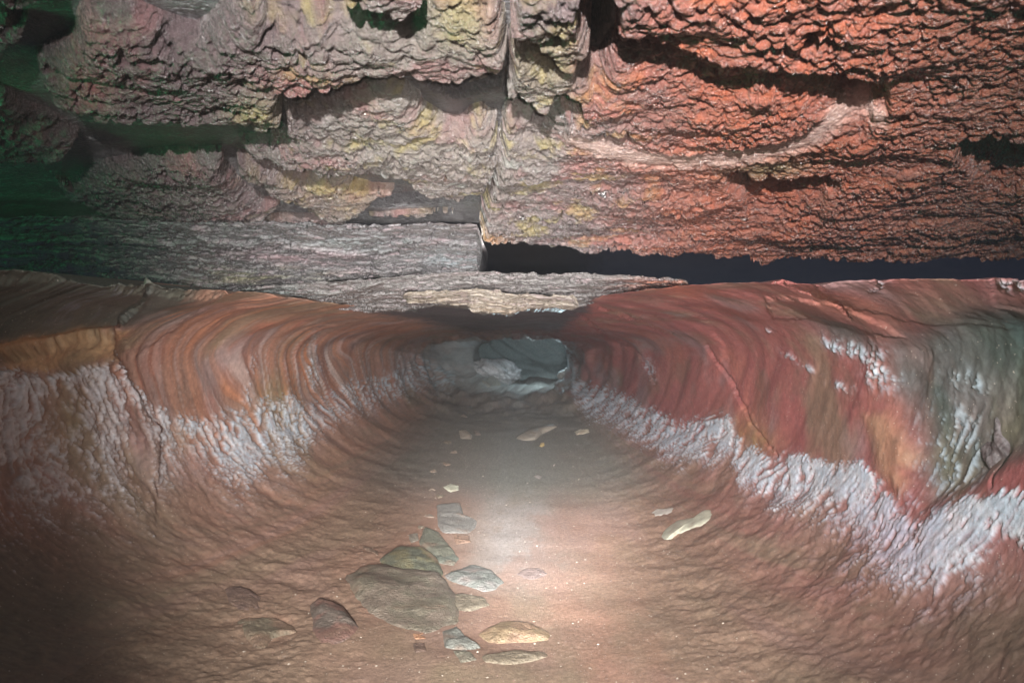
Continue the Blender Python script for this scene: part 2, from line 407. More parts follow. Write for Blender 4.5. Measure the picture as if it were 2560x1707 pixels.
# floor colours: grey silt down the middle, rust at the sides, green-grey towards the front
fm = fl
isow = iso; iso = 1.3 * fbm2(A * 4.2, Y * 1.1, 56, 4, 0.55)
C_f = np.zeros_like(C) + lin(140, 116, 98)
C_f = mix(C_f, lin(160, 154, 150), np.clip(1.1 * np.exp(-((X - 0.02 + 0.05 * iso) / 0.16) ** 2) * sstep(1.9, 2.4, Y), 0, 1))
C_f = mix(C_f, lin(128, 120, 98), 0.75 * np.clip(blob(PX, PY, 1430, 1600, 210, 170) + blob(PX, PY, 1180, 1680, 240, 70), 0, 1) * (0.75 + 0.5 * iso))
C_f = mix(C_f, lin(164, 124, 104), 0.45 * blob(PX, PY, 1530, 1390, 150, 130))
C_f = mix(C_f, lin(140, 82, 78), 0.65 * blob(PX, PY, 1060, 1130, 120, 110))
C_f = mix(C_f, lin(136, 118, 100), 0.5 * sstep(0.05, 0.5, iso + 0.3 * isoS))
C_f = mix(C_f, lin(154, 116, 100), 0.45 * sstep(0.1, 0.5, -iso + 0.3 * isoS))
C_f = mix(C_f, lin(196, 184, 178), 0.35 * sstep(0.35, 0.6, isoF + 0.5 * isoS - 0.15))
iso = isow
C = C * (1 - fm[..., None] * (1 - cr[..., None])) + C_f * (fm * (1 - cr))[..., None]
hs = 1 - 0.6 * fl
h1 = fbm2(A * 2.4, np.log(Y) * 5 * hs, 601, 4, 0.55); h2 = fbm2(A * 2.9 + 7, np.log(Y) * 6 * hs + 3, 611, 4, 0.55); h3 = fbm2(A * 5 + 2, np.log(Y) * 11 * hs + 3, 621, 4, 0.6)
keep = (1 - cr) * (1 - 0.45 * fl)
C = mix(C, lin(104, 84, 70), 0.55 * bank * sstep(0.0, 0.35, isoM) * keep)
C = mix(C, lin(128, 122, 98), 0.55 * sstep(0.08, 0.4, h1) * keep)
C = mix(C, lin(146, 132, 134), 0.5 * sstep(0.08, 0.4, h2) * keep)
C = mix(C, lin(166, 104, 84), 0.4 * sstep(0.1, 0.4, -h1 + 0.3 * h3) * keep)
C = mix(C, lin(112, 92, 80), 0.45 * sstep(0.1, 0.4, h3) * keep)
C = mix(C, lin(104, 96, 76), 0.6 * blob(PX, PY, 60, 1560, 380, 200) * keep)  # lower left corner darkness painted in as olive
lowm = sstep(-0.30, -0.46, Z) * keep
C = mix(C, lin(132, 108, 92), 0.75 * lowm * (0.8 + 0.5 * h3))
C = mix(C, lin(150, 108, 90), 0.4 * lowm * sstep(0.0, 0.35, h2))
# pale and rusty bands that follow the beds over the left shoulder
bandn = 0.35 + 0.65 * sstep(-0.25, 0.25, fbm2(np.log(Y) * 6, A * 2.0, 631, 3))
bandm = bandn * left * wallness * sstep(-0.42, -0.26, Z) * sstep(1060, 900, PX) * sstep(330, 460, PX)
C = mix(C, lin(198, 186, 180), bandm * 0.65 * sstep(0.10, 0.30, st2 + 0.35 * st3) * sstep(0.10, -0.15, Z))
C = mix(C, lin(188, 122, 84), bandm * 0.7 * sstep(0.08, 0.3, -st2 + 0.5 * st1))
C = mix(C, lin(96, 82, 84), bandm * 0.55 * sstep(0.12, 0.3, st1 - 0.3 * st2))
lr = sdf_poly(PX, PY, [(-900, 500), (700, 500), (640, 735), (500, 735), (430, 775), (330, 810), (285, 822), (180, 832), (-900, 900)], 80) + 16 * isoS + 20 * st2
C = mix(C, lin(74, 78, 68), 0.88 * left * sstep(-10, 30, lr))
C = mix(C, lin(122, 124, 138), 0.7 * left * sstep(0.0, 0.3, st2 + 0.5 * isoS) * blob(PX, PY, 220, 745, 110, 45, -10))
C = mix(C, lin(52, 70, 68), 0.85 * np.clip(blob(PX, PY, 2500, 870, 210, 130), 0, 1) * (~left) * (1 - 0.7 * cr))  # dim teal falloff of light at far right, painted into the wall
C = mix(C, lin(84, 80, 60), 0.75 * blob(PX, PY, 0, 1600, 520, 300) * keep)  # more of the lower left light falloff put into the colour
C = mix(C, lin(84, 78, 64), 0.6 * blob(PX, PY, 2600, 1650, 420, 260) * keep)  # lower right light falloff put into the colour
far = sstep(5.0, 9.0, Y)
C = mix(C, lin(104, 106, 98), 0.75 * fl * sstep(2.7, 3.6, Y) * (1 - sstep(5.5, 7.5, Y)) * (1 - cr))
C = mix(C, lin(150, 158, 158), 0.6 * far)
C = mix(C, lin(52, 56, 66), 0.9 * np.clip(sstep(-5, 25, sdf_poly(PX, PY, [(900, 780), (1000, 700), (1500, 700), (1480, 790), (1430, 815), (1400, 840), (1290, 838), (1180, 845), (1060, 815), (960, 800)], 60) + 14 * isoS), 0, 1) * sstep(-0.05, 0.02, Z))  # shade behind the lip over the tunnel mouth, painted into the roof
C = mix(C, white, 0.65 * blob(PX, PY, 1250, 885, 48, 26, -40) * sstep(-0.2, 0.3, isoS + isoF))
C *= (1 + 0.22 * np.clip(isoF + st3 * wallness, -0.8, 0.8))[..., None]
C = np.clip(C, 0.01, 0.85)
WET = np.clip(0.25 + 0.5 * iso + 0.3 * roofness, 0, 1) * (1 - cr)

Xd, Yd, Zd = X + NRM[..., 0] * disp, Y + NRM[..., 1] * disp, Z + NRM[..., 2] * disp
# the vault is broken off in front: fold what lies nearer than the break back over the top as the slab's upper side
cut = curve([(-600, 640), (0, 672), (200, 680), (300, 700), (420, 720), (560, 727), (640, 730), (760, 750), (900, 764), (1000, 768), (1200, 764), (1440, 757), (1530, 735), (1720, 712), (1900, 706), (2100, 702), (2560, 698), (3200, 698)])
PXd, PYd = proj(Xd, Yd, Zd)
over = (PYd < cut(np.clip(PXd, -600, 3200)) + 5 * fbm2(A * 30, A * 0 + 0.5, 7, 3)) & (Zd > -0.02)
rows = np.arange(ND)[:, None]
last_over = np.where(over, rows, -1).max(0)
ker = np.hanning(31); ker /= ker.sum()
lo_s = np.convolve(np.pad(last_over.astype(float), 15, mode='edge'), ker, 'valid')
last_over = np.where(last_over > 0, np.round(lo_s), last_over).astype(int)
hid = np.zeros(X.shape, bool)
for j in range(NP):
    k = last_over[j]
    if k <= 0 or k >= ND - 2: continue
    xr, yr, zr = Xd[k + 1, j], Yd[k + 1, j], Zd[k + 1, j]
    back = yr - D[:k + 1, j]
    Xd[:k + 1, j] = xr * (1 + 0.15 * back)
    Yd[:k + 1, j] = yr + back * 0.9
    Zd[:k + 1, j] = zr + 0.04 * back
    hid[:k + 1, j] = True
TX, TY = proj(Xd, Yd, Zd)
TX[hid] = 1e6
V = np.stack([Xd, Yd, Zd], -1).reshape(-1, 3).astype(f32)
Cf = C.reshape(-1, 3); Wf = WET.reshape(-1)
GF = grid_faces(ND, NP)
zf = Z[:-1, :-1]; xf = X[:-1, :-1]
is_floor = (REL[:-1, :-1] > 0.86)
mid = NP // 2
colidx = np.arange(NP - 1)[None, :] + 0 * zf.astype(int)
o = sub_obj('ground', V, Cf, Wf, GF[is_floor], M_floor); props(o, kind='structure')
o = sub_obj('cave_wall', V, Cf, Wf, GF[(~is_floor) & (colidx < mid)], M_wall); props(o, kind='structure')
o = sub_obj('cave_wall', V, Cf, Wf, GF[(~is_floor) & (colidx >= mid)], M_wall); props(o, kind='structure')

def locate(px, py):
    """the point of the tube's surface that is seen at a place of the photograph"""
    k = np.argmin((TX - px) ** 2 + (TY - py) ** 2)
    return V[k].astype(np.float64)

# ------------------------------------------------------------------ the ceiling and its hanging slabs
CA, CB = 0.639, 0.156                               # the bedding plane: z = CA - CB * y
gx = np.arange(-420, 2985, 2.3)
gy = np.concatenate([np.linspace(-1900, -140, 90), np.arange(-130, 690, 1.15), np.linspace(695, 1025, 50)])
GX, GY = np.meshgrid(gx, gy)
vv = (CY - GY) / F
CD = CA / (vv + CB)
cx_ = ((GX - CX) / F * CD).astype(f32); cy_ = CD.astype(f32)
GX = GX.astype(f32); GY = GY.astype(f32)

wx = cx_ + 0.020 * fbm2(cx_ * 14, cy_ * 14, 3, 3); wy = cy_ + 0.020 * fbm2(cx_ * 14, cy_ * 14, 4, 3)
big = fbm2(cx_ * 4, cy_ * 6, 101, 3)
lines = fbm2(wx * 3.2, wy * 16, 111, 3, 0.55)       # ribs along the beds
nodA = billow2(wx * 22, wy * 32, 121, 2, 0.5)
f1, f2, cid = vor2(wx * 42, wy * 54, 131)
nodV = np.sqrt(np.clip(1 - (f1 * 1.3) ** 2, 0, 1))          # rounded drops
g1, g2, gid = vor2(wx * 68 + 3, wy * 78, 137)
nodW = np.sqrt(np.clip(1 - (g1 * 1.35) ** 2, 0, 1))
fineN = fbm2(cx_ * 150, cy_ * 160, 141, 3, 0.6)
edgeL = fbm2(cx_ * 9, cy_ * 9, 161, 2)
edgeN = fbm2(cx_ * 26, cy_ * 26, 151, 4, 0.6)

slabs = {
 'A': ([(85, 185), (105, 150), (165, 130), (180, 60), (230, 40), (330, 45), (400, 75), (450, 95), (490, 105), (540, 60), (640, 5), (690, 80), (705, 150), (712, 225), (705, 290), (670, 332), (630, 318), (570, 310), (520, 300), (460, 305), (400, 285), (330, 285), (250, 285), (190, 270), (130, 250), (95, 220)], 0.055),
 'P': ([(-420, 50), (20, 60), (85, 90), (60, 130), (10, 145), (-420, 160)], 0.05),
 'Q': ([(-300, -150), (120, -150), (125, 0), (70, 20), (65, 40), (0, 15), (-300, 20)], 0.05),
 'R': ([(-420, 235), (20, 245), (60, 280), (130, 300), (190, 340), (195, 370), (150, 400), (60, 405), (-420, 390)], 0.045),
 'B': ([(596, 40), (640, 60), (690, 60), (780, 50), (815, 40), (840, 65), (880, 50), (940, 40), (1000, 38), (1025, 62), (1045, 30), (1075, 5), (1130, 0), (1200, 5), (1262, 30), (1276, 80), (1268, 130), (1250, 165), (1200, 180), (1170, 190), (1148, 205), (1090, 200), (1050, 186), (979, 178), (903, 184), (889, 196), (830, 209), (720, 212), (690, 205), (640, 150), (610, 100)], 0.065),
 'S': ([(820, -220), (1060, -220), (1060, 0), (1030, 20), (1000, 36), (960, 20), (880, 15), (830, -20)], 0.06),
 'C': ([(690, 285), (760, 280), (830, 258), (905, 240), (950, 222), (1015, 232), (1070, 268), (1080, 290), (1140, 318), (1165, 298), (1215, 278), (1235, 310), (1266, 285), (1256, 360), (1246, 400), (1212, 490), (1150, 505), (1080, 500), (1000, 455), (930, 436), (800, 426), (700, 412), (620, 398), (585, 382), (640, 366), (705, 350)], 0.05),
 'D': ([(578, 412), (620, 402), (700, 428), (760, 452), (840, 448), (900, 466), (960, 488), (1010, 505), (950, 522), (880, 541), (830, 547), (770, 536), (720, 507), (640, 482), (600, 450)], 0.06),
 'E': ([(120, 480), (250, 420), (400, 398), (540, 380), (580, 395), (572, 430), (640, 492), (720, 532), (700, 552), (600, 577), (520, 562), (440, 577), (350, 572), (250, 545), (160, 515)], 0.04),
 'T': ([(600, 600), (640, 568), (700, 553), (800, 556), (960, 560), (1150, 545), (1160, 562), (1000, 575), (800, 590), (700, 596)], 0.045),
 'F': ([(1275, 40), (1268, 130), (1264, 220), (1256, 285), (1241, 360), (1215, 460), (1199, 530), (1200, 572), (1230, 582), (1300, 595), (1400, 606), (1500, 608), (1600, 615), (1700, 622), (1800, 630), (1900, 636), (1920, 642), (2000, 626), (2100, 630), (2300, 634), (2700, 626), (2985, 600), (2985, -900), (1285, -900)], 0.075),
}
holes = [[(1270, 225), (1310, 222), (1345, 240), (1375, 240), (1400, 215), (1440, 222), (1445, 258), (1400, 270), (1360, 300), (1310, 302), (1262, 288)],
         [(1460, -40), (1545, -40), (1532, 80), (1520, 130), (1490, 172), (1452, 166), (1458, 120), (1482, 90), (1470, 50)],
         [(1535, 48), (1600, 52), (1650, 70), (1725, 112), (1700, 128), (1620, 108), (1540, 84)],
         [(1905, 152), (1960, 130), (2020, 133), (2100, 148), (2170, 178), (2205, 180), (2205, 218), (2150, 228), (2090, 208), (2050, 176), (1990, 164), (1930, 162)],
         [(1835, 412), (1880, 430), (1960, 430), (2060, 424), (2085, 435), (2000, 452), (1960, 467), (1880, 462), (1840, 440)],
         [(2400, 330), (2450, 318), (2900, 310), (2900, 395), (2480, 385), (2420, 378)],
         [(1275, 40), (1330, 60), (1380, 100), (1400, 140), (1370, 110), (1330, 85), (1290, 70)],
         [(1690, 90), (1800, 120), (1900, 150), (1840, 150), (1750, 128)]]
keys = list(slabs)
prof = np.zeros(GX.shape, f32); own = np.full(GX.shape, -1, np.int8); best = np.full(GX.shape, -1e3, f32)
fine0 = 90                                          # rows before this one are the coarse ones near the viewer
def s_near(s):
    """slabs thicken away from the viewer: thin where they part from the roof in front, thick at their far broken edge"""
    r = np.arange(s.shape[0])[:, None] + np.zeros(s.shape, int)
    run = (r - np.maximum.accumulate(np.where(s < 0, r, -400), axis=0)).astype(f32)   # rows since the slab's near edge
    for sh in (2, 4, 8):                            # soften across
        run = (run + np.roll(run, sh, 1) + np.roll(run, -sh, 1)) / 3
    return 0.14 + 0.86 * sstep(-10, 85, run)
for i, kx in enumerate(keys):
    poly, th = slabs[kx]
    s = sdf_poly(GX, GY, poly, 120)
    if kx == 'F':
        for hpoly in holes:
            s = np.minimum(s, -sdf_poly(GX, GY, hpoly, 120))
    s_in = s_near(s)
    gyy = np.gradient(s, axis=0)
    jit = 3 + 7 * sstep(0.1, -0.5, gyy)              # ragged at the far broken edge, smoother in front
    far_e = sstep(0.0, -0.4, gyy)
    s = s + jit * edgeN + (0.25 * jit) * (nodV - 0.5) + 15 * edgeL
    e = sstep(-3, 10 + (18 if kx == 'F' else 46) * (1 - far_e), s)
    h = 0.7 * th * e * s_in
    own = np.where((h > prof) & (e > 0.01), i, own).astype(np.int8)
    prof = np.maximum(prof, h)
on = sstep(0.002, 0.014, prof)
# the body of the slab swells a little and carries the wet nodules
calm = np.clip(blob(GX, GY, 1120, 80, 120, 80) * 0.5 + (1 - sstep(8, 34, line_dist(GX, GY, [(1440, 318), (1520, 345), (1600, 366), (1700, 372), (1800, 366), (1900, 352), (2010, 325), (2080, 275), (2150, 255), (2200, 262)], 120))), 0, 1)
vein = (1 - sstep(6, 34, line_dist(GX, GY, [(1440, 318), (1520, 345), (1600, 366), (1700, 372), (1800, 366), (1900, 352), (2010, 325), (2080, 275), (2150, 255), (2200, 262)], 120) + 8 * edgeN)).astype(f32)
plate = np.clip((nodA * 1.5 + 0.35 * nodV) * 1.15, 0, 0.62)       # flat-topped lumps with narrow cracks between
cr1 = fbm2(wx * 3.0 + 5, wy * 13, 171, 4, 0.6); cr2 = fbm2(wx * 7, wy * 24 + 3, 181, 3, 0.6)
cracks_c = np.maximum(1 - sstep(0.0, 0.05, np.abs(cr1)), 0.6 * (1 - sstep(0.0, 0.06, np.abs(cr2))))
gap = sstep(0.26, 0.36, fbm2(wx * 6 + 9, wy * 15, 191, 4, 0.6))    # places where a flake has dropped out
nsz = 0.55 + 0.55 * sstep(-0.2, 0.3, fbm2(cx_ * 3.2 + 3, cy_ * 5, 195, 3))
nod = nsz * (0.015 * plate + 0.013 * nodV + 0.0075 * nodW) + 0.009 * lines + 0.0012 * fineN - 0.014 * cracks_c - 0.020 * gap
H = prof + on * (0.007 * big + nod * (1 - 0.92 * calm)) + (1 - on) * (0.008 * big + 0.004 * lines + 0.001 * fineN) + 0.016 * vein
REC = 0.045
rise = sstep(2.25, 2.5, cy_) * 0.11 + np.maximum(cy_ - 2.4, 0) * CB * (cy_ > 2.4)
plane_z = CA - CB * cy_
pit = np.zeros(GX.shape, f32)
for hpoly in holes + [[(800, 216), (903, 187), (1050, 190), (1148, 207), (1202, 185), (1262, 150), (1250, 280), (1140, 300), (1080, 280), (1015, 228), (950, 218), (830, 252), (700, 275), (692, 220)], [(575, 440), (640, 485), (770, 540), (900, 545), (1200, 510), (1200, 545), (960, 555), (700, 550), (640, 500)]]:
    pit = np.maximum(pit, sstep(-8, 16, sdf_poly(GX, GY, hpoly, 40)))
z_base = plane_z + REC + 0.06 * pit + rise - (1 - on) * 0 - (0.008 * big + 0.004 * lines + 0.001 * fineN)
z_slab = plane_z + REC - H

def pxc(a, b, x): return sstep(a, b, x)
CC = np.zeros(GX.shape + (3,), f32) + lin(124, 102, 106)
CC = mix(CC, lin(154, 144, 136), blob(GX, GY, 1080, 260, 420, 330) * 1.0)
CC = mix(CC, lin(108, 92, 94), 1 - pxc(200, 900, GX + 120 * big))
cmap = fbm2(cx_ * 5, cy_ * 7, 201, 4, 0.6); cm2 = fbm2(cx_ * 9 + 4, cy_ * 13, 211, 4, 0.6)
CC = mix(CC, lin(160, 112, 112), 0.65 * sstep(0.05, 0.4, cmap))
CC = mix(CC, lin(172, 156, 98), 0.7 * sstep(0.06, 0.4, cm2) * pxc(500, 800, GX))
CC = mix(CC, lin(178, 186, 180), 0.45 * sstep(0.15, 0.5, -cm2) * blob(GX, GY, 1100, 380, 420, 200))
redm = pxc(1380, 1780, GX + 160 * cmap + 60 * big)
CC = mix(CC, lin(190, 112, 90), redm * 0.9)
CC = mix(CC, lin(204, 106, 74), redm * 0.6 * sstep(-0.1, 0.35, cm2))
CC = mix(CC, lin(146, 90, 72), pxc(2080, 2480, GX + 120 * cm2) * 0.75)
CC = mix(CC, lin(172, 150, 108), 0.85 * blob(GX, GY, 1920, 398, 100, 24, -5))
CC = mix(CC, lin(170, 142, 98), 0.55 * (0.6 + cm2) * np.clip(blob(GX, GY, 880, 510, 160, 34, 8) + blob(GX, GY, 690, 565, 90, 22, -12) + blob(GX, GY, 1050, 553, 90, 12), 0, 1))
CC = mix(CC, lin(190, 140, 92), 0.8 * blob(GX, GY, 1225, 572, 50, 14))
CC = mix(CC, lin(172, 160, 104), 0.6 * (blob(GX, GY, 1150, 50, 70, 50) + blob(GX, GY, 640, 270, 60, 40) + blob(GX, GY, 1370, 120, 70, 60)))
CC = mix(CC, lin(180, 112, 106), 0.6 * (blob(GX, GY, 760, 185, 120, 30) + blob(GX, GY, 220, 205, 70, 50)))
CC = mix(CC, lin(206, 172, 160), vein * 0.9)
CC *= (1 + 0.25 * np.clip(fineN + cmap * 0.5, -0.8, 0.8))[..., None]
CC = np.clip(CC * (0.66 + 0.35 * vein)[..., None], 0.02, 0.8)
CW = np.clip(0.55 + 0.5 * cmap + 0.3 * vein, 0, 1)
base_c = np.clip(mix(np.zeros_like(CC) + lin(84, 80, 82), (lin(110, 84, 78)), pxc(1500, 1900, GX)) * (1 + 0.4 * lines + 0.3 * fineN)[..., None], 0.02, 0.6)  # recess colour lowered to deepen the shade in the gaps

CF = grid_faces(len(gy), len(gx))
Vb = np.stack([cx_, cy_, z_base], -1).reshape(-1, 3)[:, :].astype(f32)
# the recessed ceiling needs less detail: every second row and column
sl = (slice(None, None, 2), slice(None, None, 2))
nb = z_base[sl].shape
ob = mesh_obj('cave_ceiling', np.stack([cx_[sl], cy_[sl], z_base[sl]], -1).reshape(-1, 3), grid_faces(*nb).reshape(-1, 4), M_ceil, base_c[sl].reshape(-1, 3), (CW[sl] * 0.5).reshape(-1))
props(ob, kind='structure')
Vs = np.stack([cx_, cy_, z_slab], -1).reshape(-1, 3).astype(f32)
# rims of the slabs run up into the ceiling
rim = (prof < 0.006)
Vs[rim.reshape(-1), 2] += 0.02
Cs = CC.reshape(-1, 3); Ws = CW.reshape(-1)
own_f = np.maximum.reduce([own[:-1, :-1], own[1:, :-1], own[:-1, 1:], own[1:, 1:]])
slab_info = {
 'A': 'broad purple-grey ceiling slab with scaly wet nodules, ringed by green shadow',
 'P': 'small brown tongue of rock at the left edge of the roof, pointing right',
 'Q': 'dark reddish nub of rock in the top left corner of the roof',
 'R': 'grey-brown nodular slab low on the left edge of the roof, above the streaked green hollow',
 'B': 'pale grey and pink ceiling slab with a rounded yellowish bulge, left of the vertical crack',
 'S': 'yellow-brown knob of rock at the top edge of the roof, above the pale bulging slab',
 'C': 'pale grey broken ceiling slab below the black hollow, left of the crack line',
 'D': 'yellow-tinged lens-shaped ceiling slab with a deep shadow under its far edge',
 'E': 'dull grey-brown ceiling slab with fine wrinkles, beside the yellow-tinged lens',
 'T': 'thin ochre strip of ceiling rock above the layered ledge',
 'F': 'huge orange-red nodular ceiling slab covering the right half of the roof',
}
for i, kx in enumerate(keys):
    fsel = CF[own_f == i]
    if len(fsel) == 0: continue
    ob = sub_obj('ceiling_slab', Vs, Cs, Ws, fsel, M_ceil)
    props(ob, slab_info[kx], 'rock slab', 'slabs hanging from the cave roof')

# ------------------------------------------------------------------ layered ledges at the broken front of the vault
def ledge(top, bot, d0, colour, label, strata=1.0, seed=0, back=0.5, tint=None, slope=0.0, jag=6.0):
    tf, bf = curve(top), curve(bot)
    x0, x1 = max(top[0][0], bot[0][0]), min(top[-1][0], bot[-1][0])
    n = int((x1 - x0) / 2.0) + 2
    xs = np.linspace(x0, x1, n)
    m = 84
    t = np.linspace(0, 1, m)
    Xp, T = np.meshgrid(xs, t, indexing='ij')
    xm = Xp / F * d0
    jagb = jag * fbm2(Xp * 0.035, Xp * 0, 300 + seed, 4, 0.6)
    ytop = tf(Xp) + 0.5 * jagb; ybot = bf(Xp) + jagb
    ends = np.clip(np.minimum(Xp - x0, x1 - Xp) / 14.0, 0, 1) ** 0.5
    ymid = (ytop + ybot) / 2
    ytop = ymid + (ytop - ymid) * ends; ybot = ymid + (ybot - ymid) * ends
    py = ytop + (ybot - ytop) * T
    v = (CY - py) / F
    db = d0 + slope * (T - 0.5)
    z = v * db; x = (Xp - CX) / F * db
    gz = (np.abs(z[:, :1] - z[:, -1:]) + 1e-3); ny_ = gz / np.hypot(gz, slope); nz_ = abs(slope) / np.hypot(gz, slope)
    zz = -T * (gz + 0.30 * abs(slope)) + 0.006 * fbm2(x * 5, z * 0 + seed, 310 + seed, 3)
    lay = fbm2(x * 5, zz * 30 * strata, 320 + seed, 4, 0.65)
    lay2 = fbm2(x * 12, zz * 90, 330 + seed, 3, 0.6)
    nod = billow2(x * 17, zz * 34, 340 + seed, 3)
    ck = 1 - sstep(0.0, 0.055, np.abs(fbm2(x * 4.5 + 0.6 * lay, zz * 17, 370 + seed, 4, 0.6)))
    ck = np.maximum(ck, 0.7 * (1 - sstep(0.0, 0.06, np.abs(fbm2(x * 9, zz * 30, 375 + seed, 3, 0.6)))))
    li_ = zz * 34 * strata + 3.2 * fbm2(x * 3.2, zz * 9, 345 + seed, 4)
    lk = np.floor(li_); lf = li_ - lk
    def hsh(k): return (np.sin(k * 127.1 + seed * 31.7) * 43758.5453) % 1.0
    terr = hsh(lk) * (1 - sstep(0.85, 1.0, lf)) + hsh(lk + 1) * sstep(0.85, 1.0, lf)
    terr = terr + 0.5 * sstep(0.0, 0.25, fbm2(x * 4 + 7 * hsh(lk), lk * 3.3, 347 + seed, 3))
    q2 = zz
    r = 0.024 * terr + 0.010 * lay + 0.003 * lay2 + 0.018 * nod - 0.024 * ck - 0.02 * (2 * np.abs(T - 0.5)) ** 4 + 0.02 * fbm2(x * 3, q2 * 2, 350 + seed, 3)
    ny_ = np.maximum(ny_, 0.55); nz_ = np.minimum(nz_, 0.5)
    d = db - r * ny_; z = z - r * nz_ * 0.6
    P = np.stack([x, d + 0 * x, z], -1)
    # top and under side run back into the rock
    up = P[:, :1].copy(); up[..., 1] += back; up[..., 2] += 0.02
    k = 8
    dn = []
    for q_ in range(1, k + 1):
        g = P[:, -1:].copy(); g[..., 1] += back * q_ / k; g[..., 2] += 0.012 * min(1, q_ / 2) + 0.004 * fbm2(g[..., 0] * 9, g[..., 1] * 9, 360 + seed, 3)
        dn.append(g)
    P = np.concatenate([up, P] + dn, 1)
    lay = np.pad(lay, ((0, 0), (1, k)), mode='edge'); lay2 = np.pad(lay2, ((0, 0), (1, k)), mode='edge')
    c = np.zeros(P.shape, f32) + colour
    c = mix(c, lin(104, 92, 92), 0.6 * sstep(0.05, 0.4, lay))
    c = mix(c, lin(150, 128, 132), 0.4 * sstep(0.1, 0.5, -lay2))
    if tint is not None:
        ppx = CX + F * P[..., 0] / P[..., 1]; ppy = CY - F * P[..., 2] / P[..., 1]
        for (bx, by, ax, ay, cc, s) in tint:
            c = mix(c, cc, 0.75 * s * blob(ppx, ppy, bx, by, ax * 1.5, ay) * sstep(-0.25, 0.3, lay + 0.5 * lay2))
    c *= (1 + 0.15 * lay2)[..., None]
    nr, nc = P.shape[:2]
    o = mesh_obj('rock_ledge', P.reshape(-1, 3), grid_faces(nr, nc).reshape(-1, 4), M_lip, np.clip(c, 0.02, 0.8).reshape(-1, 3), np.full(nr * nc, 0.6))
    props(o, label, 'rock ledge', 'layered ledges above the tunnel mouth')
    return o

ledge([(-420, 530), (0, 545), (200, 545), (400, 555), (560, 560), (700, 560), (820, 566), (960, 566), (1100, 560), (1206, 566)],
      [(-420, 760), (0, 700), (200, 690), (300, 708), (420, 728), (560, 734), (700, 716), (800, 702), (1000, 692), (1210, 686)], 2.22,
      lin(80, 76, 78), 'long grey layered ledge on the left under the roof slabs, ending at a square corner', 1.0, 1, 0.5,
      [(880, 620, 120, 22, lin(126, 142, 142), 0.7), (760, 640, 120, 24, lin(150, 116, 124), 0.6), (640, 690, 90, 20, lin(150, 144, 100), 0.5), (1140, 650, 60, 20, lin(116, 134, 140), 0.6)], 0.40)
ledge([(600, 722), (700, 714), (900, 702), (1000, 692), (1212, 680), (1400, 688), (1550, 690), (1720, 702)],
      [(600, 738), (700, 748), (800, 770), (900, 776), (1000, 778), (1100, 762), (1300, 766), (1440, 768), (1530, 742), (1720, 716)], 2.40,
      lin(90, 85, 84), 'long grey scaly ledge of thin rock layers right across above the tunnel mouth', 1.4, 2, 0.9,
      [(1660, 716, 60, 20, lin(190, 108, 74), 0.9), (680, 735, 60, 16, lin(160, 178, 176), 0.5)], 0.30)
ledge([(1008, 728), (1100, 726), (1200, 720), (1300, 736), (1446, 742)],
      [(1008, 752), (1100, 758), (1168, 760), (1178, 782), (1280, 787), (1300, 772), (1380, 768), (1446, 772)], 2.18,
      lin(112, 102, 92), 'pale brown jutting lip of rock lowest over the tunnel mouth', 1.2, 3, 0.55,
      [(1230, 775, 80, 16, lin(136, 118, 100), 0.8), (1060, 745, 60, 16, lin(128, 114, 96), 0.6)], 0.12, 4.0)

